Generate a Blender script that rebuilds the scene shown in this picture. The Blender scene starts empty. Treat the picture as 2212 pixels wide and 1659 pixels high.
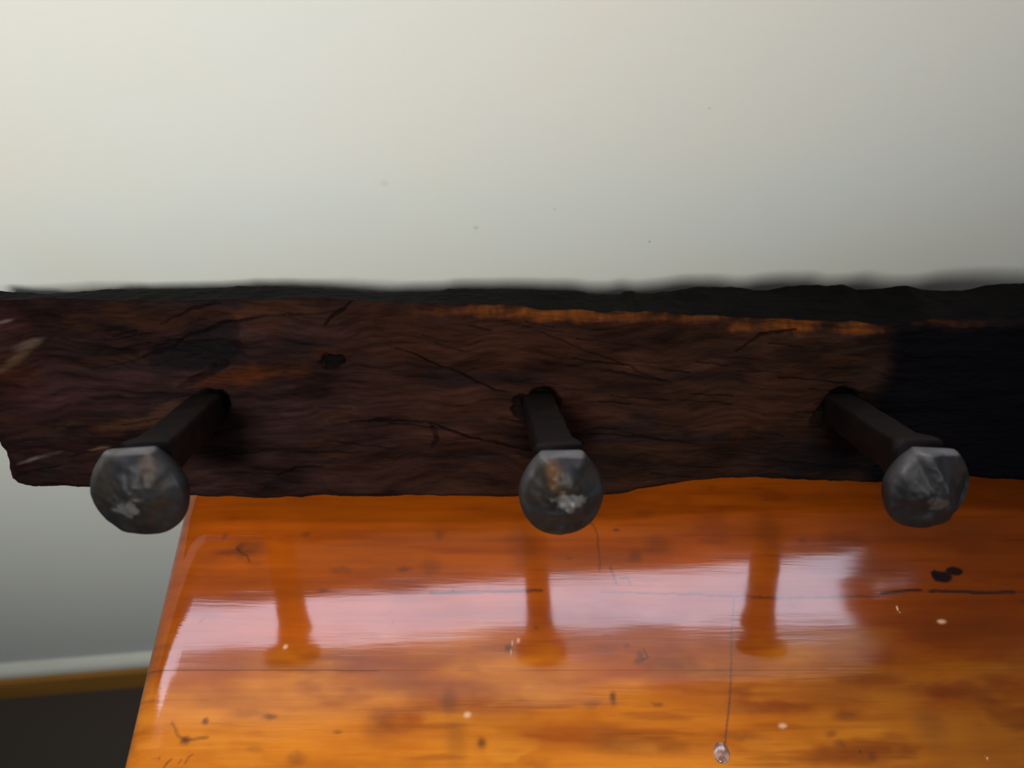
import bpy, math
import numpy as np
from mathutils import Matrix, Vector

SC = bpy.context.scene
COL = SC.collection

# ------------------------------------------------------------------ camera
W, HH, F = 2212.0, 1659.0, 1640.0
T = 0.78                      # table height
CH = 0.42                     # camera above the table
TILT, YAW = math.radians(56.5), math.radians(4.6)
C = np.array([0.0, 0.0, T + CH])
cf = np.array([math.sin(YAW)*math.cos(TILT), math.cos(YAW)*math.cos(TILT), -math.sin(TILT)])
cr = np.array([math.cos(YAW), -math.sin(YAW), 0.0])
cu = np.cross(cr, cf)
cam = bpy.data.cameras.new('camera')
cam.sensor_width = 36.0
cam.lens = F / W * 36.0
cam.clip_start = 0.01
cam.dof.use_dof = True
cam.dof.focus_distance = 0.39
cam.dof.aperture_fstop = 6.5
co = bpy.data.objects.new('camera', cam)
COL.objects.link(co)
co.matrix_world = Matrix(((cr[0], cu[0], -cf[0], C[0]), (cr[1], cu[1], -cf[1], C[1]),
                          (cr[2], cu[2], -cf[2], C[2]), (0, 0, 0, 1)))
SC.camera = co

# ------------------------------------------------------------------ world, lights, exposure
wd = bpy.data.worlds.new('world')
SC.world = wd
wd.use_nodes = True
bg = wd.node_tree.nodes['Background']
bg.inputs[0].default_value = (0.68, 0.88, 1.0, 1)
bg.inputs[1].default_value = 0.16

def area(name, loc, target, size, power, color, spread=180, size_y=None):
    l = bpy.data.lights.new(name, 'AREA')
    l.energy = power
    l.color = color
    l.size = size
    l.spread = math.radians(spread)
    if size_y:
        l.shape = 'RECTANGLE'
        l.size_y = size_y
    o = bpy.data.objects.new(name, l)
    COL.objects.link(o)
    o.location = loc
    o.rotation_euler = (Vector(target) - Vector(loc)).to_track_quat('-Z', 'Y').to_euler()
    return o

# daylight from a window of the room behind and to the left of the camera
area('room_window_light', (-0.15, -1.02, T + 1.38), (-0.20, 0.31, T + 0.40), 0.30, 3.65, (1.0, 0.99, 0.93), 58)

vs = SC.view_settings
SC.display_settings.display_device = 'sRGB'
vs.view_transform = 'Standard'
vs.look = 'None'
vs.gamma = 1.0
vs.use_curve_mapping = False
vs.exposure = 0.0

WALL_Y = 0.315
WINDOW_POWER, ADDED_BLIND_POWER = 10.0, 1.5

# ------------------------------------------------------------------ helpers
def srgb(r, g, b):
    f = lambda c: (c/255/12.92) if c/255 <= 0.04045 else ((c/255 + 0.055)/1.055)**2.4
    return np.array([f(r), f(g), f(b)])

def ray(px, py):
    return cf + cr*(px - W/2)/F - cu*(py - HH/2)/F

def at_plane(px, py, p0, n):
    r = ray(px, py)
    return C + r*(np.dot(p0 - C, n)/np.dot(r, n))

class Noise:
    """tileable-free value noise on numpy arrays"""
    def __init__(self, seed):
        self.t = np.random.RandomState(seed).rand(256, 256)
    def __call__(self, x, y):
        xi, yi = np.floor(x).astype(int), np.floor(y).astype(int)
        fx, fy = x - xi, y - yi
        fx = fx*fx*(3 - 2*fx); fy = fy*fy*(3 - 2*fy)
        t = self.t
        a = t[xi & 255, yi & 255]; b = t[(xi+1) & 255, yi & 255]
        c = t[xi & 255, (yi+1) & 255]; d = t[(xi+1) & 255, (yi+1) & 255]
        return (a*(1-fx) + b*fx)*(1-fy) + (c*(1-fx) + d*fx)*fy
    def fbm(self, x, y, o=4):
        s, a, n = 0, 1.0, 0
        for i in range(o):
            s = s + a*self(x*2**i + 17*i, y*2**i + 31*i); n += a; a *= 0.5
        return s/n - 0.5

def sstep(a, b, x):
    t = np.clip((x - a)/(b - a), 0, 1)
    return t*t*(3 - 2*t)

def seg_dist(X, Y, pts):
    """distance to a polyline and the parameter along it"""
    best = np.full(X.shape, 1e9); par = np.zeros(X.shape)
    n = len(pts) - 1
    for i in range(n):
        (ax, ay), (bx, by) = pts[i], pts[i+1]
        dx, dy = bx-ax, by-ay
        t = np.clip(((X-ax)*dx + (Y-ay)*dy)/(dx*dx + dy*dy + 1e-9), 0, 1)
        d = np.hypot(X - ax - t*dx, Y - ay - t*dy)
        m = d < best
        best = np.where(m, d, best); par = np.where(m, (i+t)/n, par)
    return best, par

def mesh_grid(name, P, rings_closed=False, colors=None, smooth=True):
    """P: (nu, nv, 3) points; optional wrap in v"""
    nu, nv = P.shape[:2]
    idx = np.arange(nu*nv).reshape(nu, nv)
    if rings_closed:
        a = idx[:-1, :]; b = idx[1:, :]
        a2 = np.roll(idx, -1, 1)[:-1, :]; b2 = np.roll(idx, -1, 1)[1:, :]
    else:
        a = idx[:-1, :-1]; b = idx[1:, :-1]; a2 = idx[:-1, 1:]; b2 = idx[1:, 1:]
    q = np.stack([a, b, b2, a2], -1).reshape(-1, 4)
    me = bpy.data.meshes.new(name)
    nq = len(q)
    me.vertices.add(nu*nv)
    me.vertices.foreach_set('co', P.reshape(-1).astype(np.float32))
    extra = []
    if rings_closed:
        extra = [list(idx[0, :]), list(idx[-1, ::-1])]
    tot = nq*4 + sum(len(e) for e in extra)
    me.loops.add(tot)
    li = np.concatenate([q.reshape(-1)] + [np.array(e) for e in extra]) if extra else q.reshape(-1)
    me.loops.foreach_set('vertex_index', li.astype(np.int32))
    me.polygons.add(nq + len(extra))
    st = list(range(0, nq*4, 4)); k = nq*4
    for e in extra:
        st.append(k); k += len(e)
    me.polygons.foreach_set('loop_start', np.array(st, dtype=np.int32))
    me.update(calc_edges=True)
    me.validate()
    me.polygons.foreach_set('use_smooth', [smooth]*len(me.polygons))
    if colors is not None:
        at = me.color_attributes.new('stain_and_light', 'FLOAT_COLOR', 'POINT')
        cc = np.ones((nu*nv, 4), dtype=np.float32)
        cc[:, :3] = colors.reshape(-1, 3)
        at.data.foreach_set('color', cc.reshape(-1))
    return me

def link(name, me, mat=None, parent=None):
    o = bpy.data.objects.new(name, me)
    COL.objects.link(o)
    if mat is not None and me is not None:
        me.materials.clear(); me.materials.append(mat)
    if parent is not None:
        o.parent = parent
    return o

def box_mesh(name, x0, x1, y0, y1, z0, z1, bevel=0.0):
    import bmesh
    bm = bmesh.new()
    bmesh.ops.create_cube(bm, size=1)
    for v in bm.verts:
        v.co = Vector(((x0+x1)/2 + v.co.x*(x1-x0), (y0+y1)/2 + v.co.y*(y1-y0), (z0+z1)/2 + v.co.z*(z1-z0)))
    if bevel:
        bmesh.ops.bevel(bm, geom=bm.edges[:], offset=bevel, segments=3, affect='EDGES', profile=0.6)
    me = bpy.data.meshes.new(name)
    bm.to_mesh(me); bm.free()
    return me

def profile_mesh(name, prof, x0, x1):
    """extrude a (y,z) profile along x"""
    n = len(prof)
    v = [(x0, y, z) for y, z in prof] + [(x1, y, z) for y, z in prof]
    f = [(i, (i+1) % n, n+(i+1) % n, n+i) for i in range(n)] + [tuple(range(n))[::-1], tuple(range(n, 2*n))]
    me = bpy.data.meshes.new(name)
    me.from_pydata(v, [], f); me.update()
    return me

# ------------------------------------------------------------------ materials
def new_mat(name):
    m = bpy.data.materials.new(name); m.use_nodes = True
    nt = m.node_tree
    return m, nt, nt.nodes['Principled BSDF']

def nd(nt, t, **kw):
    n = nt.nodes.new(t)
    for k, v in kw.items():
        setattr(n, k, v)
    return n

def noise_node(nt, scale, detail=4, rough=0.55, stretch=(1, 1, 1), coord='Object'):
    tc = nd(nt, 'ShaderNodeTexCoord'); mp = nd(nt, 'ShaderNodeMapping')
    mp.inputs['Scale'].default_value = stretch
    nt.links.new(tc.outputs[coord], mp.inputs[0])
    n = nd(nt, 'ShaderNodeTexNoise')
    n.inputs['Scale'].default_value = scale
    n.inputs['Detail'].default_value = detail
    n.inputs['Roughness'].default_value = rough
    nt.links.new(mp.outputs[0], n.inputs['Vector'])
    return n

def ramp(nt, src, stops):
    r = nd(nt, 'ShaderNodeValToRGB')
    e = r.color_ramp.elements
    while len(e) < len(stops):
        e.new(0.5)
    for el, (p, c) in zip(e, stops):
        el.position = p
        el.color = (c, c, c, 1) if isinstance(c, (int, float)) else (*c, 1)
    nt.links.new(src, r.inputs[0])
    return r

def mixc(nt, a, b, fac, mode='MIX'):
    m = nd(nt, 'ShaderNodeMix', data_type='RGBA', blend_type=mode)
    for s, v in ((0, fac), (6, a), (7, b)):
        if hasattr(v, 'is_linked') or hasattr(v, 'links'):
            nt.links.new(v, m.inputs[s])
        else:
            m.inputs[s].default_value = v if s == 0 else (*v, 1)
    return m.outputs[2]

def bump(nt, h, strength, dist, prev=None):
    b = nd(nt, 'ShaderNodeBump')
    b.inputs['Strength'].default_value = strength
    b.inputs['Distance'].default_value = dist
    nt.links.new(h, b.inputs['Height'])
    if prev is not None:
        nt.links.new(prev, b.inputs['Normal'])
    return b.outputs[0]

# painted wall
m_wall, nt, bs = new_mat('wall_paint')
n1 = noise_node(nt, 7, 3); n2 = noise_node(nt, 3, 2)
col = ramp(nt, n1.outputs[0], [(0.35, (0.765, 0.755, 0.69)), (0.65, (0.745, 0.765, 0.725))])
n3 = noise_node(nt, 320, 3)
bs.inputs['Roughness'].default_value = 0.75
wc = col.outputs[0]
for px_, py_, rr_, kk_ in ((1403, 522, 0.0011, 0.55), (1028, 492, 0.0022, 0.25), (830, 396, 0.0030, 0.12), (1532, 234, 0.0012, 0.2), (1198, 452, 0.0010, 0.25)):
    pt_ = at_plane(px_, py_, np.array([0, WALL_Y, 0]), np.array([0, 1.0, 0]))
    tcn = nd(nt, 'ShaderNodeTexCoord'); dn = nd(nt, 'ShaderNodeVectorMath', operation='DISTANCE')
    nt.links.new(tcn.outputs['Object'], dn.inputs[0]); dn.inputs[1].default_value = tuple(pt_)
    mr = nd(nt, 'ShaderNodeMapRange'); mr.inputs[1].default_value = rr_*0.3; mr.inputs[2].default_value = rr_
    mr.inputs[3].default_value = kk_; mr.inputs[4].default_value = 0.0
    nt.links.new(dn.outputs['Value'], mr.inputs[0])
    wc = mixc(nt, wc, (0.22, 0.20, 0.17), mr.outputs[0])
nt.links.new(wc, bs.inputs['Base Color'])
nt.links.new(bump(nt, n3.outputs[0], 0.12, 0.0006), bs.inputs['Normal'])

m_skirt, nt, bs = new_mat('skirting_paint')
n1 = noise_node(nt, 20, 3)
nt.links.new(ramp(nt, n1.outputs[0], [(0.3, (0.86, 0.85, 0.74)), (0.7, (0.90, 0.89, 0.78))]).outputs[0], bs.inputs['Base Color'])
bs.inputs['Roughness'].default_value = 0.4

m_trim, nt, bs = new_mat('trim_stained_wood')
n1 = noise_node(nt, 60, 4, stretch=(0.1, 1, 1))
nt.links.new(ramp(nt, n1.outputs[0], [(0.3, (0.36, 0.15, 0.018)), (0.7, (0.50, 0.22, 0.030))]).outputs[0], bs.inputs['Base Color'])
bs.inputs['Roughness'].default_value = 0.45

m_floor, nt, bs = new_mat('dark_carpet')
n1 = noise_node(nt, 400, 4); n2 = noise_node(nt, 6, 3)
nt.links.new(mixc(nt, (0.075, 0.060, 0.046), (0.105, 0.082, 0.066), n1.outputs[0]), bs.inputs['Base Color'])
bs.inputs['Roughness'].default_value = 0.95
nt.links.new(bump(nt, n1.outputs[0], 0.5, 0.003), bs.inputs['Normal'])

m_ceil, nt, bs = new_mat('ceiling_paint')
n1 = noise_node(nt, 5, 3)
nt.links.new(ramp(nt, n1.outputs[0], [(0.3, (0.74, 0.73, 0.70)), (0.7, (0.78, 0.77, 0.74))]).outputs[0], bs.inputs['Base Color'])
bs.inputs['Roughness'].default_value = 0.9

# varnished pine: colour, with painted light, comes from the vertex attribute, grain and relief are procedural
def pine(name, use_attr=True):
    m, nt, bs = new_mat(name)
    g1 = noise_node(nt, 90, 5, 0.6, (0.07, 1, 1)); g2 = noise_node(nt, 340, 3, 0.5, (0.05, 1, 1))
    if use_attr:
        at = nd(nt, 'ShaderNodeAttribute', attribute_name='stain_and_light'); base = at.outputs['Color']
    else:
        base = (0.52, 0.135, 0.012)
    k = ramp(nt, g1.outputs[0], [(0.28, (0.74, 0.62, 0.5)), (0.60, (1.10, 1.10, 1.1))])
    c = mixc(nt, base, k.outputs[0], 0.8, 'MULTIPLY')
    k2 = ramp(nt, g2.outputs[0], [(0.3, (0.90, 0.86, 0.80)), (0.6, (1.03, 1.03, 1.03))])
    c = mixc(nt, c, k2.outputs[0], 0.6, 'MULTIPLY')
    nt.links.new(c, bs.inputs['Base Color'])
    bs.inputs['Roughness'].default_value = 0.6
    bs.inputs['Specular IOR Level'].default_value = 0.05
    bs.inputs['Coat Weight'].default_value = 1.0
    bs.inputs['Coat IOR'].default_value = 1.50
    rn = noise_node(nt, 30, 3, 0.6, (0.3, 1, 1))
    rr = ramp(nt, rn.outputs[0], [(0.3, 0.045), (0.7, 0.11)])
    nt.links.new(rr.outputs[0], bs.inputs['Coat Roughness'])
    w1 = noise_node(nt, 22, 2, 0.4, (0.25, 1, 1))
    b = bump(nt, w1.outputs[0], 0.22, 0.0006)
    b = bump(nt, g1.outputs[0], 0.20, 0.0003, b)
    nt.links.new(b, bs.inputs['Coat Normal'])
    nt.links.new(b, bs.inputs['Normal'])
    return m
m_pine = pine('varnished_pine')
m_pine_leg = pine('varnished_pine_plain', False)

m_timber, nt, bs = new_mat('weathered_dark_timber')
at = nd(nt, 'ShaderNodeAttribute', attribute_name='stain_and_light')
tc = nd(nt, 'ShaderNodeTexCoord')
mp = nd(nt, 'ShaderNodeMapping'); mp.inputs['Rotation'].default_value = (0, 0.10, 0)
mp.inputs['Scale'].default_value = (0.10, 1, 1)
wn = nd(nt, 'ShaderNodeTexNoise'); wn.inputs['Scale'].default_value = 14
nt.links.new(tc.outputs['Object'], wn.inputs['Vector'])
vm = nd(nt, 'ShaderNodeVectorMath', operation='MULTIPLY_ADD')
vm.inputs[1].default_value = (0.0, 0.0, 0.035)
nt.links.new(wn.outputs['Color'], vm.inputs[0]); nt.links.new(tc.outputs['Object'], vm.inputs[2])
nt.links.new(vm.outputs[0], mp.inputs[0])
g = nd(nt, 'ShaderNodeTexNoise'); g.inputs['Scale'].default_value = 330; g.inputs['Detail'].default_value = 5
g.inputs['Roughness'].default_value = 0.6
nt.links.new(mp.outputs[0], g.inputs['Vector'])
k = ramp(nt, g.outputs[0], [(0.34, 0.50), (0.50, 0.95), (0.70, 1.40)])
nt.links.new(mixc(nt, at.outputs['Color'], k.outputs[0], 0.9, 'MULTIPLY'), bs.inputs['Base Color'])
bs.inputs['Roughness'].default_value = 0.78
bs.inputs['Specular IOR Level'].default_value = 0.045
gn = noise_node(nt, 130, 6, 0.65)
b = bump(nt, g.outputs[0], 0.55, 0.0008)
b = bump(nt, gn.outputs[0], 0.4, 0.0008, b)
nt.links.new(b, bs.inputs['Normal'])

m_shank, nt, bs = new_mat('rusty_iron')
n1 = noise_node(nt, 90, 5, 0.6)
nt.links.new(ramp(nt, n1.outputs[0], [(0.35, (0.0035, 0.0025, 0.0025)), (0.7, (0.012, 0.006, 0.0045))]).outputs[0], bs.inputs['Base Color'])
bs.inputs['Roughness'].default_value = 0.7
bs.inputs['Specular IOR Level'].default_value = 0.15
nt.links.new(bump(nt, n1.outputs[0], 0.5, 0.001), bs.inputs['Normal'])

m_head, nt, bs = new_mat('forged_iron')
at = nd(nt, 'ShaderNodeAttribute', attribute_name='stain_and_light')
n1 = noise_node(nt, 160, 5, 0.6); n2 = noise_node(nt, 60, 3)
k = ramp(nt, n1.outputs[0], [(0.3, 0.65), (0.7, 1.3)])
nt.links.new(mixc(nt, at.outputs['Color'], k.outputs[0], 0.8, 'MULTIPLY'), bs.inputs['Base Color'])
bs.inputs['Metallic'].default_value = 0.45
bs.inputs['Roughness'].default_value = 0.54
bs.inputs['Specular IOR Level'].default_value = 0.35
b = bump(nt, n1.outputs[0], 0.22, 0.0009); b = bump(nt, n2.outputs[0], 0.35, 0.0022, b)
nt.links.new(b, bs.inputs['Normal'])

def emit_mat(name, color, power):
    m = bpy.data.materials.new(name); m.use_nodes = True
    nt = m.node_tree; nt.nodes.clear()
    e = nd(nt, 'ShaderNodeEmission'); o = nd(nt, 'ShaderNodeOutputMaterial')
    n1 = noise_node(nt, 9, 3)
    c = ramp(nt, n1.outputs[0], [(0.3, tuple(x*0.82 for x in color)), (0.7, color)])
    nt.links.new(c.outputs[0], e.inputs[0]); e.inputs[1].default_value = power
    nt.links.new(e.outputs[0], o.inputs[0])
    return m
m_pane = emit_mat('daylit_frosted_glass', (0.80, 0.80, 1.0), WINDOW_POWER)
m_added_blind = emit_mat('added_backlit_blind', (1.0, 0.93, 0.86), ADDED_BLIND_POWER)
m_frame, nt, bs = new_mat('window_frame_paint')
n1 = noise_node(nt, 30, 3)
nt.links.new(ramp(nt, n1.outputs[0], [(0.3, (0.70, 0.70, 0.68)), (0.7, (0.76, 0.76, 0.73))]).outputs[0], bs.inputs['Base Color'])
bs.inputs['Roughness'].default_value = 0.45

# ------------------------------------------------------------------ the room
WX0, WX1, WZ0, WZ1 = -0.95, 0.95, T + 0.462, T + 1.35      # window opening, above the picture
def wall_with_hole(name, x0, x1, z0, z1, y0, y1):
    xs = [x0, WX0, WX1, x1]; zs = [z0, WZ0, WZ1, z1]
    V, Fc = [], []
    def vid(i, j, k): return (i*4 + j)*2 + k
    for i in range(4):
        for j in range(4):
            for y in (y0, y1):
                V.append((xs[i], y, zs[j]))
    for i in range(3):
        for j in range(3):
            if i == 1 and j == 1: continue
            Fc.append((vid(i, j, 0), vid(i+1, j, 0), vid(i+1, j+1, 0), vid(i, j+1, 0)))
            Fc.append((vid(i, j+1, 1), vid(i+1, j+1, 1), vid(i+1, j, 1), vid(i, j, 1)))
    for (a, b) in (((1, 1), (2, 1)), ((2, 1), (2, 2)), ((2, 2), (1, 2)), ((1, 2), (1, 1))):
        Fc.append((vid(*a, 0), vid(*a, 1), vid(*b, 1), vid(*b, 0)))
    for i in range(3):
        Fc.append((vid(i, 0, 0), vid(i, 0, 1), vid(i+1, 0, 1), vid(i+1, 0, 0)))
        Fc.append((vid(i+1, 3, 0), vid(i+1, 3, 1), vid(i, 3, 1), vid(i, 3, 0)))
    for j in range(3):
        Fc.append((vid(0, j+1, 0), vid(0, j+1, 1), vid(0, j, 1), vid(0, j, 0)))
        Fc.append((vid(3, j, 0), vid(3, j, 1), vid(3, j+1, 1), vid(3, j+1, 0)))
    me = bpy.data.meshes.new(name); me.from_pydata(V, [], Fc); me.update()
    return me
w = link('wall_back', wall_with_hole('wall_back', -2.6, 2.6, 0, 2.5, WALL_Y, WALL_Y + 0.14), m_wall); w['kind'] = 'structure'
w = link('floor', box_mesh('floor', -2.6, 2.6, -2.6, WALL_Y + 0.14, -0.06, 0), m_floor); w['kind'] = 'structure'
w = link('ceiling', box_mesh('ceiling', -2.6, 2.6, -2.6, WALL_Y + 0.14, 2.5, 2.58), m_ceil); w['kind'] = 'structure'
w = link('baseboard_back', profile_mesh('baseboard_back', [(WALL_Y, 0.0), (WALL_Y-0.022, 0.0), (WALL_Y-0.022, 0.074), (WALL_Y-0.020, 0.078), (WALL_Y, 0.078)], -2.6, 2.6), m_trim); w['kind'] = 'structure'
w = link('trim_1', profile_mesh('trim_1', [(WALL_Y, 0.0782), (WALL_Y-0.0145, 0.0782), (WALL_Y-0.0145, 0.090), (WALL_Y-0.012, 0.097), (WALL_Y-0.007, 0.101), (WALL_Y, 0.103)], -2.6, 2.6), m_skirt); w['kind'] = 'structure'

# window above the picture (its light lies on the varnish)
win = bpy.data.objects.new('window_1', None); COL.objects.link(win); win['kind'] = 'structure'
win.location = ((WX0+WX1)/2, WALL_Y, WZ0)
def winpart(name, me, mat):
    o = link(name, me, mat, win); o.location = (-(WX0+WX1)/2, -WALL_Y, -WZ0); return o
fr = 0.035
for nm, b in (('frame_rail', (WX0, WX1, WZ0, WZ0+fr)), ('frame_rail', (WX0, WX1, WZ1-fr, WZ1)),
              ('frame_stile', (WX0, WX0+fr, WZ0+fr, WZ1-fr)), ('frame_stile', (WX1-fr, WX1, WZ0+fr, WZ1-fr))):
    winpart(nm, box_mesh(nm, b[0], b[1], WALL_Y+0.012, WALL_Y+0.06, b[2], b[3], 0.003), m_frame)
winpart('pane', box_mesh('pane', WX0+fr, WX1-fr, WALL_Y+0.032, WALL_Y+0.038, WZ0+fr, WZ1-fr), m_pane)
m_added_sill, nt, bs = new_mat('added_dark_sill')
n1 = noise_node(nt, 60, 4, stretch=(0.1, 1, 1))
nt.links.new(ramp(nt, n1.outputs[0], [(0.3, (0.030, 0.014, 0.006)), (0.7, (0.050, 0.022, 0.009))]).outputs[0], bs.inputs['Base Color'])
bs.inputs['Roughness'].default_value = 0.5
winpart('added_sill', box_mesh('added_sill', WX0-0.03, WX1+0.03, WALL_Y-0.016, WALL_Y+0.02, WZ0-0.022, WZ0, 0.003), m_added_sill)  # unseen dark ledge, added with the board below to darken the varnish reflection
winpart('added_apron', box_mesh('added_apron', WX0, WX1, WALL_Y-0.012, WALL_Y-0.0005, T+0.30, WZ0-0.022, 0.002), m_added_sill)  # unseen, added to cover the bright wall mirrored in the tabletop
# unseen backlit blind and holed dark curtain, added to shape the tabletop reflection
nzw = Noise(5)
gx_ = np.linspace(WX0 + fr, WX1 - fr, 90)[:, None]; gv = np.linspace(0, 1, 30)[None, :]
hem = T + np.interp(gx_, [-0.95, -0.43, 0.02, 0.67, 0.95], [0.95, 0.74, 0.80, 0.93, 0.98]) + nzw.fbm(gx_/0.08, gx_*0, 3)*0.06
Pz = hem + (WZ1 - fr - hem)*gv
winpart('added_blind', mesh_grid('added_blind', np.stack([gx_ + 0*gv, WALL_Y + 0.018 + 0.002*np.sin(gx_*90) + 0*gv, Pz], -1)), m_added_blind)
cz = np.linspace(WZ0 - 0.03, WZ1 - 0.01, 130)[None, :]; cv = np.linspace(0, 1, 150)[:, None]
edge = np.interp(cz - T, [0.44, 0.52, 0.60, 0.72, 0.96, 1.4], [0.462, 0.468, 0.475, 0.53, 0.68, 0.80])
cxx = edge + (WX1 + 0.03 - edge)*cv
cP = np.stack([cxx, WALL_Y - 0.013 + 0.008*np.sin(cxx*150), cz + 0*cv], -1)
idx = np.arange(cP.shape[0]*cP.shape[1]).reshape(cP.shape[:2])
fcs = []
for i in range(cP.shape[0]-1):
    for j in range(cP.shape[1]-1):
        mx, mz = cP[i, j, 0], cP[i, j, 2]
        if ((mx - 0.542)/0.020)**2 + ((mz - T - 0.590)/0.034)**2 < 1: continue  # opening added for a small bright spot in the reflection
        fcs.append((int(idx[i, j]), int(idx[i+1, j]), int(idx[i+1, j+1]), int(idx[i, j+1])))
cme = bpy.data.meshes.new('added_curtain'); cme.from_pydata(cP.reshape(-1, 3).tolist(), [], fcs); cme.update()
m_added_curt, nt, bs = new_mat('added_dark_curtain')
n1 = noise_node(nt, 300, 2)
nt.links.new(ramp(nt, n1.outputs[0], [(0.3, (0.05, 0.035, 0.03)), (0.7, (0.08, 0.055, 0.045))]).outputs[0], bs.inputs['Base Color'])
bs.inputs['Roughness'].default_value = 0.9
winpart('added_curtain', cme, m_added_curt)

# ------------------------------------------------------------------ the coat rack board
LEAN = math.radians(35); AZ = math.radians(-3.3); TH = 0.037
tx = np.array([math.cos(AZ), math.sin(AZ), 0.0]); bk = np.array([-math.sin(AZ), math.cos(AZ), 0.0])
zz = np.array([0, 0, 1.0])
nrm = -bk*math.cos(LEAN) + zz*math.sin(LEAN)
up = bk*math.sin(LEAN) + zz*math.cos(LEAN)
B0 = at_plane(1106, 1064, np.array([0, 0, T + TH*math.sin(LEAN) + 0.0052]), zz)   # front bottom edge of the board
RACK = Matrix(((tx[0], -nrm[0], up[0], B0[0]), (tx[1], -nrm[1], up[1], B0[1]),
               (tx[2], -nrm[2], up[2], B0[2]), (0, 0, 0, 1)))
def st(px, py, depth=0.0):
    P = at_plane(px, py, B0 - nrm*depth, nrm) - B0
    return np.array([P @ tx, P @ up])

KM = 0.000283     # metres per photograph pixel on the board
def lst(pts, depth=0.0):
    return [tuple(st(x, y, depth)/KM) for x, y in pts]

bot = np.array([st(x, y) for x, y in [(-60, 1050), (25, 1057), (100, 1056), (170, 1059), (220, 1058), (330, 1068), (420, 1078), (520, 1082), (700, 1079),
    (850, 1082), (1000, 1077), (1100, 1078), (1290, 1076), (1340, 1070), (1400, 1058), (1500, 1044), (1560, 1038), (1650, 1040), (1740, 1046), (1800, 1048),
    (1900, 1049), (2000, 1040), (2080, 1036), (2212, 1040), (2400, 1046)]])
topb = np.array([st(x, y, TH) for x, y in [(-60, 628), (0, 630), (100, 635), (160, 632), (220, 626), (400, 623), (600, 617), (660, 620), (700, 624), (760, 627), (820, 633),
    (900, 631), (950, 629), (970, 623), (1100, 624), (1230, 628), (1290, 636), (1340, 636), (1348, 630), (1366, 630), (1376, 634), (1450, 630), (1500, 622), (1600, 620), (1630, 628), (1660, 626),
    (1700, 617), (1820, 616), (1850, 624), (1890, 623), (1960, 618), (1995, 626), (2080, 627), (2130, 614), (2212, 611), (2400, 614)]])
topf = np.array([st(x, y) for x, y in [(-60, 652), (200, 648), (400, 652), (600, 650), (750, 652), (1000, 658), (1200, 670), (1400, 676), (1600, 690), (1750, 700),
    (1900, 702), (2100, 694), (2400, 688)]])
sL = st(-100, 850)[0] ; sR = st(2420, 900)[0]
NU, NF = 1080, 190
u = np.linspace(0, 1, NU)[:, None]
N1, N2, N3 = Noise(3), Noise(11), Noise(29)

# left end outline: x of the end as a function of height t
le_t = [st(25, 1057)[1]-0.02, st(25, 1057)[1], st(14, 1015)[1], st(8, 980)[1], st(-4, 962)[1], st(-12, 900)[1], st(-16, 800)[1], st(-18, 650)[1]]
le_s = [st(25, 1057)[0], st(25, 1057)[0], st(14, 1015)[0], st(8, 980)[0], st(-4, 962)[0], st(-50, 900)[0], st(-100, 800)[0], st(-130, 650)[0]]
def left_end(t):
    return np.interp(t, le_t, le_s)

s_lin = sL + (sR - sL)*u                                   # nominal s
tb_ = np.interp(s_lin, bot[:, 0], bot[:, 1]); tf_ = np.interp(s_lin, topf[:, 0], topf[:, 1]); tk_ = np.interp(s_lin, topb[:, 0], topb[:, 1])
jit = N1.fbm(s_lin/0.012, s_lin*0 + 3, 4)*0.0022
tb_ = tb_ + jit
tf_ = tf_ + N2.fbm(s_lin/0.016, s_lin*0 + 9, 4)*0.004
tk_ = tk_ + N3.fbm(s_lin/0.010, s_lin*0 + 5, 4)*0.0016
v = np.linspace(0, 1, NF)[None, :]
Tt = tb_ + (tf_ - tb_)*v
def end_warp(S, Tq):
    e = left_end(Tq) + N1.fbm(Tq/0.006, Tq*0 + 1.7, 3)*0.002
    wgt = np.clip(1 - (S - sL)/0.10, 0, 1)**2
    return S + (e - sL)*wgt
S = end_warp(s_lin + 0*v, Tt)
X, Y = S/KM, Tt/KM                                          # board surface in "photograph pixels"

SPK = [dict(root=(447, 884), head=(306, 1066), w=163, hgt=168, L=0.092, flat=0.60, rz=3),
       dict(root=(1163, 884), head=(1212, 1068), w=147, hgt=163, L=0.092, flat=0.56, rz=0),
       dict(root=(1812, 884), head=(1997, 1058), w=146, hgt=156, L=0.092, flat=0.60, rz=-4)]

# relief: y grows into the wood
dep = -N1.fbm(X/95, Y/26, 5)*0.0030 - N2.fbm(X/22 + Y/60, Y/6, 4)*0.0010
big = N3.fbm(X/260, Y/120, 3); dep -= big*0.004
def blob(c, rx, ry, ang=0, soft=0.5, warp=0.35, ws=30, seed=N2):
    cx, cy = lst([c])[0]
    a = math.radians(ang); dx = X - cx; dy = Y - cy
    qx = (dx*math.cos(a) + dy*math.sin(a))/rx; qy = (-dx*math.sin(a) + dy*math.cos(a))/ry
    r = np.hypot(qx, qy) + seed.fbm(X/ws + c[0], Y/ws + c[1], 4)*warp*2
    return 1 - sstep(1 - soft, 1 + soft*0.4, r)
def stroke(pts, wd, taper=True, warp=5, ws=25):
    wx = N2.fbm(X/ws + 7, Y/ws, 3)*warp*2; wy = N3.fbm(X/ws, Y/ws + 13, 3)*warp*2
    d, p = seg_dist(X + wx, Y + wy, lst(pts))
    ww = wd*(0.35 + 0.65*np.sin(np.pi*np.clip(p, 0.02, 0.98))) if taper else wd
    return 1 - sstep(ww*0.4, ww, d)
base = np.zeros(X.shape + (3,))
def lerp(c, col, m):
    return c*(1 - m[..., None]) + np.array(col)*m[..., None]
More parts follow.
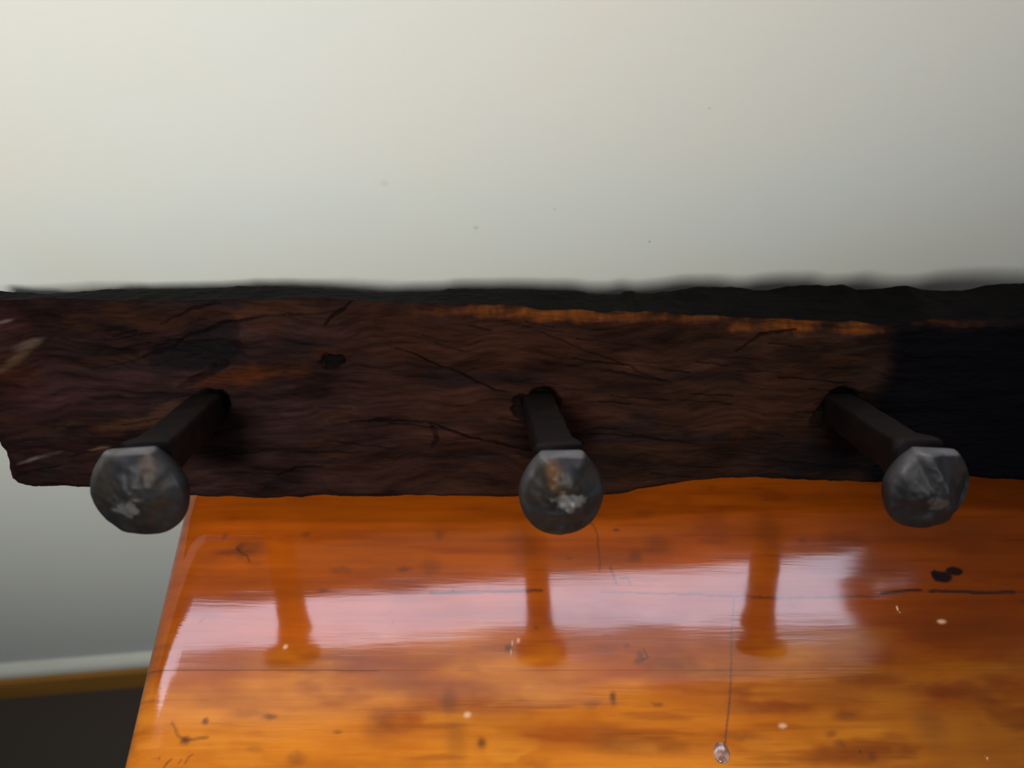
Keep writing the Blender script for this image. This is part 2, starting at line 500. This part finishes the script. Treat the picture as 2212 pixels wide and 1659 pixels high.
gx = np.interp(X, [lst([(0, 850)])[0][0], lst([(500, 850)])[0][0], lst([(1000, 850)])[0][0], lst([(1700, 850)])[0][0], lst([(2212, 850)])[0][0]], [0, 1, 2, 3, 4])
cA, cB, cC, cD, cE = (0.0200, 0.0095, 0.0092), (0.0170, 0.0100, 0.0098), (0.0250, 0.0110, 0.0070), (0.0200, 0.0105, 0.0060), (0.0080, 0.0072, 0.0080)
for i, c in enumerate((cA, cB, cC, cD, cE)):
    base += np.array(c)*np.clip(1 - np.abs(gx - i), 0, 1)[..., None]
mott = N2.fbm(X/120 + 4, Y/45, 5)
base *= np.clip(1.15 + 2.6*mott, 0.25, 3)[..., None]
base = lerp(base, (0.034, 0.014, 0.007), sstep(0.10, 0.32, N3.fbm(X/110, Y/30 + 8, 4))*0.7)
base = lerp(base, (0.008, 0.007, 0.009), sstep(0.06, 0.30, N1.fbm(X/130 + 40, Y/40 + 8, 4))*0.7)
base = lerp(base, (0.030, 0.018, 0.010), sstep(0.12, 0.3, N2.fbm(X/60 + 90, Y/9, 3))*0.45)
# near the upper arris: worn orange fibres
for c, rx, ry, k in (((1060, 664), 70, 11, .9), ((1190, 672), 110, 14, 1), ((1310, 675), 90, 12, .9), ((1500, 680), 90, 10, .55), ((1610, 698), 40, 10, .7),
                     ((1720, 695), 52, 16, 1), ((1660, 655), 70, 9, .35), ((1855, 690), 40, 22, .6), ((1850, 706), 40, 8, .6), ((2030, 690), 60, 7, .35), ((2110, 697), 40, 6, .5), ((950, 668), 60, 8, .4)):
    fib = 0.5 + 0.9*N1.fbm(X/7, Y/22, 3) + 0.35
    base = lerp(base, (0.17, 0.058, 0.010), blob((c[0], c[1] + 8), rx, ry, 0, 0.9, 0.7, 18)*k*np.clip(fib*0.85, 0, 1))
# rust tints, and grey highlight streaks painted in at the left
for c, rx, ry, a, col, k in (((520, 815), 110, 22, 6, (0.062, 0.020, 0.006), .85), ((30, 810), 55, 50, 0, (0.038, 0.013, 0.005), .6), ((20, 700), 60, 40, 0, (0.034, 0.014, 0.012), .6),
                             ((300, 915), 90, 12, 3, (0.060, 0.030, 0.014), .7), ((360, 885), 40, 14, 30, (0.060, 0.032, 0.018), .6), ((1690, 860), 110, 60, 0, (0.040, 0.018, 0.008), .6),
                             ((900, 720), 160, 60, -12, (0.036, 0.015, 0.008), .6), ((1560, 900), 150, 50, 0, (0.038, 0.018, 0.009), .5), ((620, 670), 80, 16, 0, (0.05, 0.022, 0.010), .6),
                             ((480, 690), 60, 8, 5, (0.07, 0.03, 0.014), .7), ((1180, 740), 110, 40, -10, (0.034, 0.013, 0.007), .5), ((1980, 905), 40, 20, 0, (0.02, 0.022, 0.024), .4),
                             ((1850, 1045), 40, 6, 5, (0.09, 0.045, 0.015), .5), ((60, 745), 40, 8, 20, (0.13, 0.11, 0.085), .5), ((30, 780), 50, 8, 30, (0.11, 0.08, 0.045), .5),
                             ((75, 990), 35, 4, 18, (0.14, 0.13, 0.11), .75), ((120, 978), 25, 4, 18, (0.10, 0.09, 0.07), .5), ((215, 968), 26, 5, 12, (0.13, 0.09, 0.05), .6), ((10, 695), 22, 4, 15, (0.12, 0.11, 0.10), .7)):
    base = lerp(base, col, blob(c, rx, ry, a, 0.8, 0.5, 24)*k)
# dark hollow upper left
pit = np.maximum(blob((425, 765), 95, 34, 6, 0.35, 0.3, 26), blob((455, 720), 62, 34, 20, 0.5, 0.3, 26)*0.8)
base = lerp(base, (0.0055, 0.0060, 0.0075), pit*0.88); dep += pit*0.0035
p2 = blob((440, 812), 60, 9, 25, 0.5, 0.4, 20); base = lerp(base, (0.004, 0.004, 0.005), p2*0.8); dep += p2*0.002
kn = blob((718, 783), 24, 15, 0, 0.4, 0.6, 12); base = lerp(base, (0.003, 0.003, 0.003), kn); dep += kn*0.004
# cracks
for pts, wd, k in (([(755, 912), (830, 906), (930, 915)], 3.5, 1), ([(930, 915), (985, 935), (1080, 960), (1180, 985)], 4, .8), ([(930, 915), (942, 950), (935, 968)], 8, .55),
                   ([(700, 705), (725, 680), (760, 650)], 4, .8), ([(345, 700), (410, 670), (470, 655)], 3.5, .7), ([(340, 770), (400, 730), (480, 700), (560, 688)], 4, .8),
                   ([(835, 745), (980, 800), (1040, 830), (1090, 850)], 3, .7), ([(1130, 700), (1300, 770), (1450, 830)], 3, .4), ([(1010, 700), (1060, 715)], 3, .6),
                   ([(700, 1003), (640, 1008), (600, 1030)], 3, .8), ([(480, 985), (560, 975), (650, 970)], 3, .5), ([(1590, 760), (1640, 725), (1720, 712)], 5, .7), ([(1300, 800), (1440, 822)], 5, .5),
                   ([(1640, 990), (1800, 1010), (1900, 1018)], 4, .5), ([(150, 985), (230, 970), (300, 955)], 3, .5), ([(1250, 940), (1400, 945), (1500, 955)], 3.5, .5), ([(1500, 650), (1560, 648), (1650, 655)], 5, .5)):
    m = stroke(pts, wd)*k; base = lerp(base, (0.003, 0.002, 0.002), m); dep += m*0.0018
# long fine splits following the grain
for i in range(70):
    r = np.random.RandomState(100 + i)
    x0, y0 = r.uniform(20, 2150), r.uniform(680, 1040); ln = r.uniform(40, 160)
    sl = np.interp(x0, [0, 500, 900, 1300, 2200], [-0.22, -0.12, 0.25, 0.12, -0.08]) + r.uniform(-.06, .06)
    x1 = x0 + ln
    sel = slice(max(0, int((x0 - 60)/2480*NU)), min(NU, int((x1 + 140)/2480*NU) + 30))
    d, p = seg_dist(X[sel], Y[sel] + N2.fbm(X[sel]/20, Y[sel]/20, 2)*6, lst([(x0, y0), (x1, y0 + sl*ln)]))
    m = (1 - sstep(0.8, 2.4, d))*r.uniform(.3, .8)
    base[sel] = lerp(base[sel], (0.004, 0.003, 0.003), m); dep[sel] += m*0.0007
# blue-black patch to the right, dark patch lower right
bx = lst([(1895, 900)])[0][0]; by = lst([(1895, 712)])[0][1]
dark_right = sstep(bx - 22, bx + 22, X + N1.fbm(X/50, Y/40, 3)*40)*(1 - sstep(by - 10, by + 24, Y + N2.fbm(X/60, Y/30, 3)*26))
base = lerp(base, (0.0010, 0.0012, 0.0030), dark_right*0.94)
base = lerp(base, (0.0055, 0.0060, 0.0080), blob((1790, 985), 170, 60, 8, 0.7, 0.4, 40)*0.7)
base = lerp(base, (0.0060, 0.0062, 0.0080), blob((1470, 640), 110, 14, 0, 0.5, 0.3, 30)*0.7)
base = lerp(base, (0.0060, 0.0058, 0.0060), blob((400, 640), 330, 14, 0, 0.6, 0.3, 40)*0.6)
base = lerp(base, (0.0065, 0.0055, 0.0045), blob((1330, 1010), 120, 40, 0, 0.7, 0.4, 40)*0.6)
# holes the spikes are driven into
for i, sp in enumerate(SPK):
    rx, ry = sp['root']
    h = blob((rx + (12, 8, 6)[i], ry - (8, 10, 10)[i]), 34, 34, 0, 0.35, 0.22, 16)
    base = lerp(base, (0.0015, 0.0013, 0.0013), h*0.95); dep += h*0.006
ch = blob((1128, 880), 20, 26, 0, 0.4, 0.6, 12); base = lerp(base, (0.002, 0.002, 0.002), ch*0.8); dep += ch*0.003
ch = blob((1770, 895), 18, 26, 0, 0.5, 0.6, 12); base = lerp(base, (0.003, 0.003, 0.004), ch*0.7); dep += ch*0.002
base = np.clip(base*np.array([0.80, 0.64, 0.62]), 0.0004, 1)
# round the arrises
dep += (1 - sstep(0, 0.035, v))*0.004*(1 - v*0) + sstep(0.965, 1.0, v)*0.003
eL = 1 - sstep(0.0, 0.006, S - left_end(Tt)); dep += eL*0.003

NT, NB, NM = 26, 14, 10
def strip(Sx, D0, D1, T0, T1, n, inner=True):
    q = np.linspace(0, 1, n + 2)[None, 1:-1]
    return Sx, D0 + (D1 - D0)*q, T0 + (T1 - T0)*q
def ring(sx, d, t, c):
    return np.stack([np.broadcast_to(sx, t.shape), d, t], -1), np.broadcast_to(c, t.shape + (3,))
P_front = np.stack([S, dep, Tt], -1)
parts_p, parts_c = [P_front], [base]
q = np.linspace(0, 1, NT + 1)[None, 1:]
dT = dep[:, -1:] + (TH - dep[:, -1:])*q
tT = Tt[:, -1:] + (tk_ - Tt[:, -1:])*q + N2.fbm(s_lin/0.008, q*4, 3)*0.0016*np.sin(np.pi*q*0.95)
pt = np.stack([S[:, -1:] + 0*q, dT, tT], -1)
topc = np.zeros(pt.shape) + np.array([0.0036, 0.0030, 0.0030])
topc *= (1 + 1.4*N1.fbm(s_lin/0.03, q*3, 4))[..., None]
parts_p.append(pt); parts_c.append(topc)
q = np.linspace(0, 1, NM + 1)[None, 1:]
pm = np.stack([S[:, -1:]*(1-q) + S[:, :1]*q, TH + 0*q + 0*s_lin, tk_ + (tb_ - tk_)*q], -1)
parts_p.append(pm); parts_c.append(np.zeros(pm.shape) + 0.012)
q = np.linspace(0, 1, NB + 1)[None, 1:-1]
pb = np.stack([S[:, :1] + 0*q, TH + (dep[:, :1] - TH)*q, Tt[:, :1] + 0*q + N3.fbm(s_lin/0.01, q*4 + 7, 3)*0.001*np.sin(np.pi*q)], -1)
parts_p.append(pb); parts_c.append(np.zeros(pb.shape) + np.array([0.010, 0.008, 0.008]))
PB = np.concatenate(parts_p, 1); CB = np.concatenate(parts_c, 1)
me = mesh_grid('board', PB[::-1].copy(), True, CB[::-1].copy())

rack = bpy.data.objects.new('coat_rack', None); COL.objects.link(rack)
rack.matrix_world = RACK
rack.empty_display_size = 0.1
rack['label'] = 'rustic coat rack of rough dark timber board with three iron spikes as hooks'
rack['category'] = 'coat rack'
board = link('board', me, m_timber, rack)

# ------------------------------------------------------------------ railway spikes
def spike_shank(L, wdt=0.0175):
    nseg = 28; m = 20
    ys = np.concatenate([np.linspace(0.022, 0.004, 4), np.linspace(0.0, -L, nseg)])
    a = np.linspace(0, 2*np.pi, m, endpoint=False) + np.pi/m
    c, s = np.cos(a), np.sin(a)
    e = 0.22                                # superellipse: square bar with soft corners
    sx = np.sign(c)*np.abs(c)**e; sz = np.sign(s)*np.abs(s)**e
    P = np.zeros((len(ys), m, 3)); nz = Noise(int(L*1e5) % 97)
    for i, y in enumerate(ys):
        k = wdt/2*(0.93 + 0.05*np.clip(-y/L, 0, 1)) * (0.55 if i == 0 else 1)
        k = k*(1 + 0.22*sstep(0.80, 1.0, -y/L))
        w_ = 1 + nz.fbm(np.full(m, y/0.012), np.arange(m)*0.4, 3)*0.12
        P[i, :, 0] = sx*k*w_; P[i, :, 2] = sz*k*w_; P[i, :, 1] = y
    return mesh_grid('spike', P, True)

def spike_head(wd, hg, flat, seed, style):
    """button head: egg outline with a straight cut upper edge, domed hammered face"""
    m, nr = 96, 30
    nz = Noise(seed)
    a = np.linspace(0, 2*np.pi, m, endpoint=False)
    ct, stn = np.cos(a), np.sin(a)
    # outline
    ox = ct*wd/2*(1 - 0.22*np.clip(stn, 0, 1)**1.5)
    oz = stn*hg/2
    oz = oz + 0
    zc = hg/2*0.86
    # straight upper cut
    tp = oz > zc*0.999
    ox = np.where(stn > 0, ct*wd/2*(1 - (1-flat)*0.55*np.clip(stn, 0, 1)**1.2), np.sign(ct)*np.abs(ct)**0.80*wd/2)
    oz = np.minimum(oz*1.06, zc)
    ed = nz.fbm(ct*2 + 5, stn*2 + 5, 3)*0.035
    ox = ox*(1 + ed); oz = np.where(oz >= zc*0.999, oz, oz*(1 + ed))
    shift = hg/2 - zc
    prof = []                                   # (scale, y) from neck round the rim to the crown of the face
    neck = [(0.40, 0.000), (0.62, -0.0008), (0.84, -0.0018), (0.95, -0.0034), (0.995, -0.0056), (1.0, -0.0072), (0.985, -0.0088), (0.95, -0.0102)]
    for r, y in neck: prof.append((r, y))
    for i in range(1, nr + 1):
        r = 0.95*(1 - i/nr); prof.append((max(r, 0.012), -0.0102 - 0.0058*(1 - (r/0.95)**2.0)))
    P = np.zeros((len(prof), m, 3)); Cc = np.zeros((len(prof), m, 3))
    for i, (r, y) in enumerate(prof):
        face = i >= len(neck) - 1
        bw = np.clip(r/0.95, 0, 1)**3 if face else 1.0       # the crown loses the outline's corners
        x = (ox*bw + ct*wd/2*0.93*(1 - bw))*r; z = (oz*bw + stn*hg/2*0.93*(1 - bw))*r
        yy = np.full(m, y)
        if face:
            yy = yy + nz.fbm(x/0.009 + 9, z/0.009 + 4, 3)*0.0052*(1 - 0.5*r) + nz.fbm(x/0.0045 + 2, z/0.0045 + 7, 2)*0.0005
            if style == 2:
                fo = np.abs((x + z*0.55 - 0.004)); yy = yy - np.clip(0.006 - fo, 0, 1)*0.35
                yy = yy + np.clip((x - 0.004), 0, 1)*0.22
            if style == 0:
                yy = yy + 0.0007*sstep(0.0, 0.010, np.hypot(x + 0.006, z + 0.004))*0
        P[i, :, 0] = x; P[i, :, 1] = yy; P[i, :, 2] = z + shift
        c = np.zeros((m, 3)) + np.array([0.034, 0.033, 0.036])
        c *= (1 + 1.1*nz.fbm(x/0.006 + 20, z/0.006 + 3, 4))[:, None]
        br = sstep(0.0, 0.2, nz.fbm(x/0.012 + 50, z/0.012 + 30, 3) + 0.10*(z/0.01))
        c = lerp(c, (0.060, 0.042, 0.024), br*0.6)
        if face:
            cx, cz = ((-0.004, -0.006), (0.003, -0.002), (0.002, -0.004))[style]
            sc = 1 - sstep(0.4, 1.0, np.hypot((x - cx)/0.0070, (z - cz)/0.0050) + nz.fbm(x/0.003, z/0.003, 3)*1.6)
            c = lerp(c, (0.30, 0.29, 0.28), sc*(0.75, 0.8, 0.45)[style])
            if style == 1:
                ob = 1 - sstep(0.3, 1.0, np.hypot((x + 0.004)/0.0045, (z - 0.009)/0.008) + nz.fbm(x/0.004, z/0.004, 2)*0.6)
                c = lerp(c, (0.22, 0.10, 0.03), ob*0.8)
            if style == 0:
                ob = 1 - sstep(0.3, 1.0, np.hypot((x - 0.008)/0.005, (z - 0.012)/0.007) + nz.fbm(x/0.004, z/0.004, 2)*0.6)
                c = lerp(c, (0.12, 0.055, 0.02), ob*0.35)
        top_glint = sstep(0.90, 1.0, oz*r/zc)*sstep(0.88, 0.94, r)
        c = lerp(c, (0.34, 0.33, 0.32), top_glint*0.8)  # highlight of the upper edge painted into the iron colour
        left_glint = sstep(0.80, 0.95, r)*np.clip(-ct, 0, 1)*np.clip(stn + 0.3, 0, 1)
        c = lerp(c, (0.26, 0.25, 0.24), left_glint*0.7)  # lit upper-left rim painted in as a lighter colour
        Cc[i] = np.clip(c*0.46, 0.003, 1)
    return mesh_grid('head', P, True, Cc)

for i, sp in enumerate(SPK):
    r = st(*sp['root'])
    # where the head sits: along the board's normal, on the viewing line of the head centre
    L = sp['L']
    h3 = at_plane(sp['head'][0], sp['head'][1], B0 + nrm*(L + 0.006), nrm) - B0
    hs, ht = h3 @ tx, h3 @ up
    k = 0.000245
    spike = link('spike', spike_shank(L), m_shank, rack)
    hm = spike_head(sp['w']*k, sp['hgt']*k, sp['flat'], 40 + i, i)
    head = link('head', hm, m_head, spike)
    # the bar leaves the head a little above its middle
    ex, ez = hs, ht + 0.0085
    dx, dz = ex - r[0], ez - r[1]
    d = Vector((dx, -L, dz)); q = Vector((0, -1, 0)).rotation_difference(d)
    spike.rotation_mode = 'QUATERNION'; spike.rotation_quaternion = q
    spike.location = (r[0], 0.002, r[1])
    Ms = Matrix.Translation(spike.location) @ q.to_matrix().to_4x4()
    Mh = Matrix.Translation((hs, -L + 0.001, ht)) @ Matrix.Rotation(math.radians(-sp['rz']), 4, 'Y')
    head.matrix_basis = Ms.inverted() @ Mh
    print('spike', i, 'tilt', math.degrees(math.atan2(math.hypot(dx, dz), L)), dx, dz)

# ------------------------------------------------------------------ the table
E0 = at_plane(400, 1090, np.array([0, 0, T - 0.010]), zz); E1 = at_plane(265, 1659, np.array([0, 0, T - 0.010]), zz)
TAZ = -YAW
ta = np.array([math.cos(TAZ), math.sin(TAZ), 0]); tb = np.array([-math.sin(TAZ), math.cos(TAZ), 0])
O = np.array([E0[0], E0[1], 0.0])           # table frame origin: left rear
def tl(px, py):
    P = at_plane(px, py, np.array([0, 0, T]), zz) - O
    return np.array([P @ ta, P @ tb])
KT = 0.000275
e1 = (E1 - O)
def end_x(yl):                              # left end of the top at table-local y
    return e1 @ ta * (yl/(e1 @ tb))
y_seam1 = tl(500, 1448)[1]
y_back = tl(1106, 1060)[1] + 0.030
y_front = tl(1106, 1660)[1]
table = bpy.data.objects.new('table', None); COL.objects.link(table)
TM = Matrix(((ta[0], tb[0], 0, O[0]), (ta[1], tb[1], 0, O[1]), (0, 0, 1, 0), (0, 0, 0, 1)))
table.matrix_world = TM
table['label'] = 'glossy varnished orange pine table with rounded plank top under the dark board'
table['category'] = 'table'
TW, TTH, RR = 1.25, 0.030, 0.014

def tlst(pts): return [tuple(tl(x, y)/KT) for x, y in pts]

def table_color(X, Y):
    Yx = lambda px, py: tuple(tl(px, py)/KT)
    A, Bn, Cn = Noise(51), Noise(52), Noise(53)
    col = np.zeros(X.shape + (3,)) + np.array([0.36, 0.070, 0.0012])
    m = A.fbm(X/230, Y/70, 5); col *= (1 + 0.7*m)[..., None]
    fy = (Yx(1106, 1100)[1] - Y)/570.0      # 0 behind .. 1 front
    col = lerp(col, (0.70, 0.235, 0.012), np.clip(sstep(0.45, 1.0, fy + A.fbm(X/160 + 9, Y/60, 4)*0.7), 0, 1)*0.75)  # front wood yellower, and its brighter light painted into the colour
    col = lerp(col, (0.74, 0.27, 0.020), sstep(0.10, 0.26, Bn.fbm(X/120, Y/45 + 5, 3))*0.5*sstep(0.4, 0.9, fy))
    col = lerp(col, (0.25, 0.045, 0.003), sstep(0.06, 0.28, Cn.fbm(X/130 + 3, Y/50 + 5, 4))*0.6)
    col = lerp(col, (0.20, 0.032, 0.002), sstep(0.10, 0.30, Bn.fbm(X/200 + 3, Y/11 + 5, 4))*0.35)
    right_shade = sstep(Yx(1300, 1300)[0], Yx(2250, 1300)[0], X); col *= (1 - 0.60*right_shade)[..., None]  # light falling off to the right, painted into the wood colour
    wx = A.fbm(X/18, Y/18, 3)*10; wy = Bn.fbm(X/18, Y/18, 3)*10
    def bl(c, rx, ry, ang, cc, k, soft=0.8, warp=1.0):
        nonlocal col
        cx, cy = Yx(*c); a = math.radians(ang); dx = X + wx*warp - cx; dy = Y + wy*warp - cy
        r = np.hypot((dx*math.cos(a) + dy*math.sin(a))/rx, (-dx*math.sin(a) + dy*math.cos(a))/ry)
        col = lerp(col, cc, (1 - sstep(1 - soft, 1 + soft*0.4, r))*k)
    def sk(pts, wd, cc, k, warp=0.5):
        nonlocal col
        d, p = seg_dist(X + wx*warp, Y + wy*warp, tlst(pts))
        col = lerp(col, cc, (1 - sstep(wd*0.35, wd, d))*k)
    dk = (0.10, 0.030, 0.010); vd = (0.03, 0.012, 0.008)
    for c, rx, ry, a, k in (((540, 1185), 45, 22, 0, .6), ((517, 1184), 10, 8, 0, .8), ((485, 1160), 9, 10, -30, .5), ((660, 1155), 14, 7, 0, .5), ((490, 1196), 30, 7, 0, .4),
                            ((870, 1228), 18, 7, 0, .6), ((740, 1230), 28, 8, 0, .4), ((950, 1155), 14, 14, 0, .45), ((930, 1225), 26, 22, 0, .35), ((1130, 1175), 38, 60, 0, .32), ((1332, 1146), 8, 5, 0, .9),  # the tall blob paints the middle spike's mirrored dark bar into the wood
                            ((1372, 1202), 18, 18, 0, .55), ((1420, 1180), 36, 26, 0, .35), ((1232, 1206), 8, 4, 0, .6), ((1390, 1110), 26, 12, 0, .3), ((1660, 1150), 34, 60, 0, .4), ((1735, 1170), 12, 8, 0, .5), ((2100, 1150), 70, 20, 0, .3),  # right spike's dark reflection painted in by the tall blob
                            ((1355, 1395), 9, 7, 0, .5), ((1385, 1418), 8, 12, 0, .7), ((1380, 1432), 10, 6, 0, .6), ((1100, 1401), 9, 9, 0, .9), ((1160, 1355), 6, 5, 0, .6), ((700, 1277), 14, 5, 0, .6),
                            ((443, 1558), 7, 8, 0, .85), ((398, 1600), 11, 8, 0, .85), ((582, 1549), 16, 6, 0, .7), ((540, 1540), 40, 9, 0, .3), ((550, 1621), 22, 7, 0, .3), ((640, 1640), 20, 14, 0, .4), ((730, 1579), 8, 5, 0, .5),
                            ((970, 1515), 22, 26, 0, .5), ((1040, 1605), 12, 14, 20, .75), ((1325, 1508), 8, 14, 0, .8), ((1420, 1520), 14, 4, 0, .6), ((1310, 1372), 14, 4, 0, .4), ((820, 1570), 36, 40, 0, .3), ((985, 1600), 26, 50, 0, .3),
                            ((1830, 1545), 30, 12, 0, .45), ((1795, 1585), 12, 8, 0, .5), ((1640, 1530), 90, 14, 0, .35), ((2010, 1570), 40, 40, 0, .35), ((1885, 1632), 10, 8, 0, .5), ((1815, 1608), 14, 8, 0, .5), ((1280, 1520), 20, 8, 0, .4), ((1600, 1590), 50, 10, 0, .35), ((1320, 1600), 60, 30, 0, .3),
                            ((1550, 1455), 90, 10, 0, .25), ((1900, 1460), 80, 10, 0, .25), ((1450, 1440), 60, 26, 0, .3), ((870, 1470), 60, 30, 0, .25), ((1400, 1610), 120, 20, 0, .3)):
        bl(c, rx, ry, a, dk, k)
    for c, rx, ry in (((2035, 1246), 24, 13), ((2062, 1233), 20, 10), ((2020, 1240), 10, 10)):
        bl(c, rx, ry, 0, (0.006, 0.004, 0.004), .97, 0.25, 0.6)
    sk([(1905, 1282), (1950, 1277), (1990, 1274)], 5, vd, .9); sk([(2010, 1277), (2060, 1278), (2130, 1281), (2190, 1280)], 5.5, vd, .95); sk([(2190, 1280), (2320, 1281)], 3, vd, .6)
    sk([(1640, 1290), (1690, 1292), (1900, 1288)], 3.5, vd, .6); sk([(930, 1281), (1000, 1279), (1090, 1278), (1170, 1275)], 5, vd, .65); sk([(1300, 1279), (1440, 1283), (1640, 1289)], 3.5, vd, .5)
    sk([(300, 1448), (500, 1447), (700, 1447), (820, 1450)], 2.2, dk, .5, 0.2); bl((600, 1442), 170, 9, 0, (0.30, 0.075, 0.012), .5)
    sk([(1272, 1118), (1284, 1140), (1292, 1160), (1296, 1235)], 2.6, dk, .7); sk([(1318, 1225), (1326, 1245), (1332, 1262)], 4, dk, .75); sk([(1340, 1250), (1356, 1250), (1362, 1262)], 3.5, dk, .6)
    sk([(1585, 1290), (1580, 1370), (1579, 1450), (1575, 1530), (1568, 1590), (1565, 1620)], 2.6, (0.12, 0.05, 0.03), .8, 0.25)
    sk([(1392, 1404), (1400, 1420), (1386, 1426)], 2.5, vd, .7)
    sk([(372, 1560), (385, 1590), (398, 1600)], 3.5, dk, .5); sk([(398, 1600), (420, 1597), (448, 1592)], 4, dk, .55)
    sk([(325, 1643), (327, 1636), (336, 1638), (344, 1640), (346, 1635)], 2, dk, .6, .2); sk([(352, 1660), (360, 1650), (370, 1640)], 2.4, dk, .65, .2); sk([(385, 1650), (392, 1640)], 2, dk, .5, .2); sk([(400, 1648), (408, 1634), (416, 1630)], 2.6, dk, .5, .2)
    sk([(978, 1270), (978, 1280)], 2, vd, .7, .1); sk([(430, 1345), (440, 1335)], 2, vd, .5, .1); sk([(510, 1185), (535, 1200), (540, 1215)], 3, vd, .6)
    sk([(1858, 1622), (1862, 1632)], 1.6, vd, .7, .1); sk([(845, 1350), (850, 1342)], 1.6, vd, .5, .1)
    lt = (0.95, 0.62, 0.40)
    sk([(1934, 1306), (1943, 1323)], 1.4, lt, .8, .1); sk([(1108, 1380), (1102, 1420)], 1.3, lt, .45, .1); sk([(2128, 1632), (2134, 1640)], 1.4, lt, .7, .1)
    for c, rx, ry in (((2034, 1343), 9, 5), ((617, 1397), 5, 5), ((1010, 1545), 8, 7), ((1120, 1384), 4, 5), ((1690, 1568), 9, 5)):
        bl(c, rx, ry, 0, lt, .6, .8, .4)
    return np.clip(col, 0.002, 1)

def plank(y0, y1, fine=True):
    """one plank of the top, its left end bull-nosed; y1 is the rear edge"""
    dx = 0.0008 if fine else 0.006
    nx = int(0.66/dx) if fine else 160
    a1 = np.linspace(0, math.pi/2, 14)
    # u positions: rounded nose (vertical part included) then flat
    nose_x = RR*(1 - np.sin(a1[::-1][::-1]))[::1]
    pos = []; drop = []
    for t in np.linspace(0, 1, 18):
        an = t*math.pi
        pos.append(0.021*(1 - math.sin(an)**0.9)); drop.append(TTH/2*(1 + math.cos(an)))
    # from underside (an=0 -> drop TTH) round to the top (an=pi -> drop 0)
    pos, drop = np.array(pos), np.array(drop)
    flat = np.concatenate([np.linspace(0.021, 0.66, nx)[1:], np.linspace(0.66, TW, 60)[1:]])
    px_ = np.concatenate([[TW], pos, flat]); dr = np.concatenate([[TTH], drop, np.zeros(len(flat))])
    ny = max(6, int((y1 - y0)/0.0008)) if fine else 12
    g = 0.0003
    yy = np.concatenate([[y0+0.00004, y0+0.00004, y0 + g*0.4, y0 + g], np.linspace(y0 + g, y1 - g, ny)[1:-1], [y1 - g, y1 - g*0.4, y1-0.00004, y1-0.00004]])
    ed = np.concatenate([[TTH*0.5, 0, 0, 0], np.zeros(ny - 2), [0, 0, 0, TTH*0.5]])
    Xl = px_[:, None] + end_x(yy)[None, :]
    Zl = -np.maximum(dr[:, None], np.minimum(ed[None, :], TTH)*np.where(dr[:, None] < TTH*0.5, 1, 0))
    Zl = np.where(dr[:, None] > TTH*0.5, np.minimum(-dr[:, None] + 0*yy[None, :], -ed[None, :]), Zl)
    Yl = np.broadcast_to(yy[None, :], Xl.shape)
    nn = Noise(77)
    top = (dr[:, None] < 1e-6)
    Zl = Zl + np.where(top, nn.fbm(Xl/0.11, Yl/0.03, 3)*0.00022, 0)
    # the old shake in the rear plank
    P = np.stack([Xl, Yl, T + Zl], -1)
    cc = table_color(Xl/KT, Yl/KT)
    return mesh_grid('plank', P, False, cc)
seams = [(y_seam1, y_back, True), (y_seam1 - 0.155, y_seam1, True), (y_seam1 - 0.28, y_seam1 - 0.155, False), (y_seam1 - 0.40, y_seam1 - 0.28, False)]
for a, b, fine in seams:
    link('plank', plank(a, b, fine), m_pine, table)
# apron and legs below the top
yF = seams[-1][0]
x0, x1 = end_x(yF/2) + 0.05, TW - 0.05
for nm, b in (('apron', (x0, x1, yF + 0.04, yF + 0.06)), ('apron', (x0, x1, y_back - 0.05, y_back - 0.03)),
              ('apron', (x0, x0 + 0.02, yF + 0.06, y_back - 0.05)), ('apron', (x1 - 0.02, x1, yF + 0.06, y_back - 0.05))):
    link(nm, box_mesh(nm, b[0], b[1], b[2], b[3], T - TTH - 0.09, T - TTH, 0.002), m_pine_leg, table)
for lx in (x0 + 0.03, x1 - 0.03):
    for ly in (yF + 0.07, y_back - 0.06):
        P = []
        for z, r in ((T - TTH, 0.026), (T - TTH - 0.12, 0.026), (T - TTH - 0.14, 0.020), (0.3, 0.022), (0.12, 0.016), (0.05, 0.018), (0.0, 0.014)):
            sq = 0.25 if z > T - TTH - 0.13 else 1.0
            a = np.linspace(0, 2*np.pi, 24, endpoint=False)
            P.append(np.stack([lx + r*np.sign(np.cos(a))*np.abs(np.cos(a))**sq, ly + r*np.sign(np.sin(a))*np.abs(np.sin(a))**sq, np.full(24, z)], -1))
        link('leg', mesh_grid('leg', np.array(P), True), m_pine_leg, table)
# bead of varnish at the end of the hairline run
import bmesh
bm = bmesh.new(); bmesh.ops.create_uvsphere(bm, u_segments=24, v_segments=14, radius=1)
bx_, by_ = tl(1559, 1629)
for vv in bm.verts:
    vv.co = Vector((bx_ + vv.co.x*0.0042, by_ + vv.co.y*(0.0044 + 0.0015*max(vv.co.y, 0)), T + vv.co.z*0.0012))
for f_ in bm.faces: f_.smooth = True
me = bpy.data.meshes.new('varnish_bead'); bm.to_mesh(me); bm.free()
m_bead, nt, bs = new_mat('varnish_bead')
n1 = noise_node(nt, 260, 2)
nt.links.new(ramp(nt, n1.outputs[0], [(0.45, (0.20, 0.10, 0.07)), (0.55, (0.42, 0.24, 0.17))]).outputs[0], bs.inputs['Base Color'])
bs.inputs['Roughness'].default_value = 0.12
o = link('varnish_bead', me, m_bead, table)
